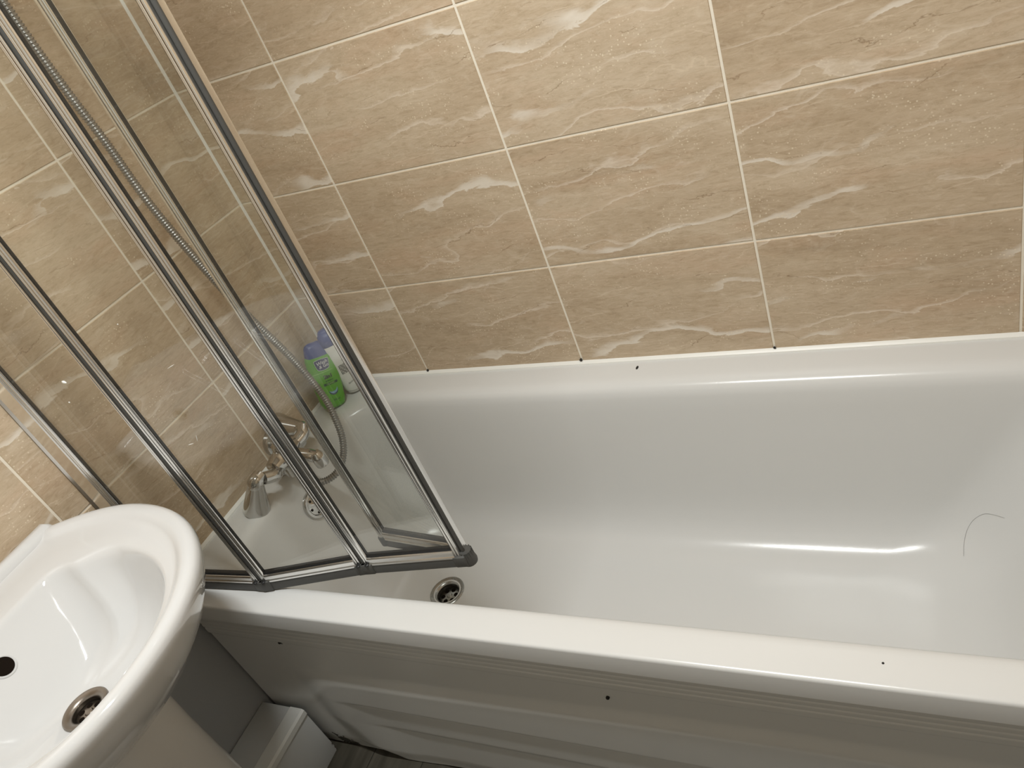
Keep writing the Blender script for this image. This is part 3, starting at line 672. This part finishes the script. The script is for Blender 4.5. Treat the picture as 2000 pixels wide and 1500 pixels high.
# ------------------------------------------------------------------ bottles
def interp(tab, x):
    for (a, va), (b, vb) in zip(tab, tab[1:]):
        if x <= b:
            k = (x - a) / (b - a) if b > a else 0; k = max(0, k); k = k*k*(3-2*k)
            return va + (vb - va) * k
    return tab[-1][1]
class Bottle:
    def __init__(s, base, top, face, H_, hw, hd, name, label, cat):
        s.o = Vector(base); up = (Vector(top) - s.o).normalized(); f = Vector(face); f = (f - up*f.dot(up)).normalized()
        s.up, s.f, s.r = up, f, up.cross(f).normalized()      # r points to the reader's right
        s.H, s.hw, s.hd = H_, hw, hd
        s.root = thing(name, label, cat, base)
    def ring(s, t_, n=40, grow=0.0, sag=0.0):
        hw, hd = interp(s.hw, t_) + grow, interp(s.hd, t_) + grow; out = []
        for k in range(n):
            a = 2*PI*k/n; c, q = math.cos(a), math.sin(a)
            x = hw * math.copysign(abs(c)**0.8, c); y = hd * math.copysign(abs(q)**0.8, q)
            hgt = t_*s.H - sag * (1 - min(1, (x/hw)**2))
            out.append(s.o + s.r*x + s.f*y + s.up*hgt)
        return out
    def front(s, x, t_, off):
        hw, hd = interp(s.hw, t_), interp(s.hd, t_); q = min(0.98, abs(x)/hw)
        c = q ** (1/0.8); y = hd * (1 - c*c) ** 0.4
        return s.o + s.r*x + s.f*(y + off) + s.up*(t_*s.H)
    def patch(s, name, poly_or_mesh, m, off, parent):
        bm = bmesh.new(); V, F = poly_or_mesh
        add_faces(bm, [s.front(x, tt, off) for x, tt in V], F)
        # thin solid print so it has its own thickness
        o = finish(name, bm, m, parent, smooth=False); return o
    def grid(s, x0, x1, t0, t1, n=10, k=6, shape=None):
        V = []; F = []
        for j in range(k+1):
            for i in range(n+1):
                a, b = i/n, j/k; x = x0 + (x1-x0)*a; tt = t0 + (t1-t0)*b
                if shape: x, tt = shape(x, tt, a, b)
                V.append((x, tt))
        for j in range(k):
            for i in range(n):
                q = j*(n+1)+i; F.append((q, q+1, q+n+2, q+n+1))
        return V, F
    def text(s, txt, cx, tc_, size, rot=0.0, bold=0.0, shear=0.0, squeeze=1.0):
        cu = bpy.data.curves.new('print', 'FONT'); cu.body = txt; cu.size = size; cu.align_x = 'CENTER'; cu.align_y = 'CENTER'; cu.offset = bold; cu.shear = shear; cu.resolution_u = 3
        ob = bpy.data.objects.new('print', cu); col.objects.link(ob)
        bpy.context.view_layer.update()
        me = ob.evaluated_get(bpy.context.evaluated_depsgraph_get()).to_mesh()
        c, q = math.cos(rot), math.sin(rot)
        V = [(cx + (v.co.x*c*squeeze - v.co.y*q), tc_ + (v.co.x*q + v.co.y*c) / s.H) for v in me.vertices]
        F = [tuple(p.vertices) for p in me.polygons]
        ob.evaluated_get(bpy.context.evaluated_depsgraph_get()).to_mesh_clear()
        bpy.data.objects.remove(ob); bpy.data.curves.remove(cu)
        return V, F
# green shampoo bottle
g = Bottle((0.056, -0.118, 0.5425), (0.058, -0.078, 0.70), (0.86, -0.60, 0.1), 0.168,
           [(0, 0.018), (0.03, 0.026), (0.10, 0.0305), (0.35, 0.0340), (0.55, 0.0350), (0.75, 0.0335), (0.86, 0.0285), (0.95, 0.026), (1, 0.022)],
           [(0, 0.010), (0.03, 0.015), (0.10, 0.0180), (0.45, 0.0200), (0.75, 0.0185), (0.86, 0.0165), (1, 0.012)],
           'shampoo_bottle', 'green shampoo bottle with dark blue cap standing on the bath corner', 'bottle')
ts = [0, 0.01, 0.03, 0.06, 0.10, 0.18, 0.27, 0.36, 0.45, 0.54, 0.62, 0.70, 0.76, 0.80]
bm = bmesh.new(); loft(bm, [g.ring(q, grow=(-0.004 if q == 0 else 0)) for q in ts] + [g.ring(0.825, grow=-0.0004, sag=0.012), g.ring(0.835, grow=-0.002, sag=0.012)]); body = finish('bottle_body', bm, M_GREEN, g.root, ang=60)
bm = bmesh.new(); loft(bm, [g.ring(0.80, grow=-0.0015, sag=0.012), g.ring(0.825, grow=0.0004, sag=0.012), g.ring(0.88, grow=0.0004, sag=0.006), g.ring(0.94), g.ring(0.97, grow=-0.0015), g.ring(0.99, grow=-0.005), g.ring(1.0, grow=-0.009)]); finish('bottle_cap', bm, M_BLUE, g.root, ang=60)
lg = g.grid(-0.0170, 0.0170, 0.622, 0.752, 12, 6, lambda x, tt, a, b: (x * (1 - 0.22*(1-b)**2), tt + 0.012*(1-(2*a-1)**2) * (1 if b > 0.5 else -1.4)))
g.patch('logo', g.grid(-0.0176, 0.0176, 0.618, 0.756, 12, 6, lambda x, tt, a, b: (x * (1 - 0.22*(1-b)**2), tt + 0.012*(1-(2*a-1)**2) * (1 if b > 0.5 else -1.4))), M_PRINTW, 0.0003, body)
g.patch('logo', lg, M_NAVY, 0.0005, body)
g.patch('lettering', g.text('Wash', 0.000, 0.712, 0.0115, 0.10, 0.00008, 0.2), M_PRINTW, 0.0007, body)
g.patch('lettering', g.text('& Go', 0.002, 0.660, 0.0105, 0.10, 0.00008, 0.2), M_PRINTW, 0.0007, body)
g.patch('stripe', g.grid(-0.031, 0.020, 0.565, 0.572, 14, 1, lambda x, tt, a, b: (x, tt + 0.012*a)), M_LGREEN, 0.0004, body)
g.patch('lettering', g.text('2in1', 0.004, 0.497, 0.0125, 0.03, 0.0006), M_PRINTK, 0.0005, body)
g.patch('lettering', g.text('shampoo', 0.004, 0.440, 0.0052, 0.03, 0.0001), M_DKGREEN, 0.0005, body)
g.patch('stripe', g.grid(-0.012, 0.022, 0.372, 0.408, 12, 2), M_DKGREEN, 0.0005, body)
g.patch('lettering', g.text('CLASSIC', 0.005, 0.390, 0.0055, 0.0, 0.0001), M_LGREEN, 0.0007, body)
def cres(R0, R1, a0, a1, cx, ct, n=18):
    V, F = [], []
    for i in range(n+1):
        a = a0 + (a1-a0)*i/n; k = math.sin(PI*i/n) ** 0.8
        for R__ in (R0, R0 + (R1-R0)*k): V.append((cx + R__*math.cos(a), ct + R__*math.sin(a)/g.H))
    for i in range(n): F.append((2*i, 2*i+1, 2*i+3, 2*i+2))
    return V, F
g.patch('swoosh', cres(0.0105, 0.0050, math.radians(190), math.radians(375), 0.006, 0.295), M_PRINTB, 0.0005, body)
g.patch('swoosh', cres(0.0108, 0.0140, math.radians(185), math.radians(350), 0.006, 0.295), M_NAVY, 0.0005, body)
g.patch('lettering', g.text('200 ml', 0.007, 0.135, 0.006, 0.0, 0.0001), M_DKGREEN, 0.0005, body)
# white shower gel bottle
wb = Bottle((0.088, -0.048, 0.5425), (0.088, -0.046, 0.72), (0.86, -0.60, 0.1), 0.180,
            [(0, 0.020), (0.03, 0.028), (0.10, 0.033), (0.35, 0.0355), (0.55, 0.0360), (0.80, 0.0335), (0.95, 0.030), (1, 0.027)],
            [(0, 0.011), (0.03, 0.016), (0.10, 0.019), (0.45, 0.020), (0.80, 0.0185), (1, 0.014)],
            'shower_gel_bottle', 'white printed bottle with blue cap standing behind the green bottle', 'bottle')
bm = bmesh.new(); loft(bm, [wb.ring(q, grow=(-0.004 if q == 0 else 0)) for q in ts[:-2]] + [wb.ring(0.79, grow=-0.0004), wb.ring(0.80, grow=-0.002)]); wbody = finish('bottle_body', bm, M_WHITEP, wb.root, ang=60)
bm = bmesh.new(); loft(bm, [wb.ring(0.775, grow=-0.0015), wb.ring(0.785, grow=0.0006), wb.ring(0.86, grow=0.0004), wb.ring(0.93), wb.ring(0.94, grow=-0.0025), wb.ring(0.98, grow=-0.003), wb.ring(1.0, grow=-0.006)]); finish('bottle_cap', bm, M_BLUE, wb.root, ang=60)
g2 = wb
for k in range(9):      # back label: small upright rows of print in a frame
    wb.patch('lettering', wb.text('water sodium aqua glycol'[k % 3 * 2: k % 3 * 2 + 13], -0.022 + 0.0030*k, 0.42, 0.0046, PI/2, 0.0001), M_PRINTK, 0.0004, wbody)
wb.patch('lettering', wb.text('SHOWER', -0.008, 0.20, 0.006, 0.2), M_PRINTK, 0.0004, wbody)
for (x0, x1, t0, t1) in ((-0.010, 0.0065, 0.545, 0.5485), (-0.010, 0.0065, 0.320, 0.3235), (0.0062, 0.0070, 0.320, 0.5485)):
    wb.patch('label_frame', wb.grid(x0, x1, t0, t1, 8, 2), M_PRINTK, 0.0004, wbody)
wb.patch('stripe', wb.grid(-0.032, 0.032, 0.075, 0.079, 16, 1, lambda x, tt, a, b: (x, tt - 0.03*(1-(2*a-1)**2))), M_PRINTK, 0.0004, wbody)

# ------------------------------------------------------------------ small things
bm = bmesh.new()
from mathutils.bvhtree import BVHTree
tree = BVHTree.FromPolygons([v.co + shell.location + tub.location for v in shell.data.vertices], [tuple(p.vertices) for p in shell.data.polygons])
pts = []
for u_, v_ in ((1882, 1086), (1883, 1060), (1889, 1035), (1902, 1015), (1922, 1004), (1942, 1006), (1962, 1012)):
    dcam = (ROT @ Vector(((u_ - 1043.85) / 1520.78, -(v_ - 753.36) / 1520.78, -1))).normalized()
    hit = tree.ray_cast(CAM, dcam)[0]
    pts.append(hit - dcam * 0.0006)
tube(bm, catmull(pts, 0.003), 0.00015, 5); hair = finish('hair_strand', bm, M_MOULD, None, origin=pts[0]); tag(hair, 'single curved hair lying on the right end of the bathtub', 'hair')
lf = thing('ceiling_light', 'white ceiling light batten over the middle of the bathroom', 'light', (LX, LY, CEIL))
bm = bmesh.new(); add_box(bm, (LX-0.28, LY-0.045, CEIL-0.045), (LX+0.28, LY+0.045, CEIL), 0.006, 3)
for q in (-1, 1): add_box(bm, (LX+q*0.268-0.012, LY-0.035, CEIL-0.066), (LX+q*0.268+0.012, LY+0.035, CEIL-0.043), 0.004, 2)
finish('light_body', bm, M_WHITEP, lf)
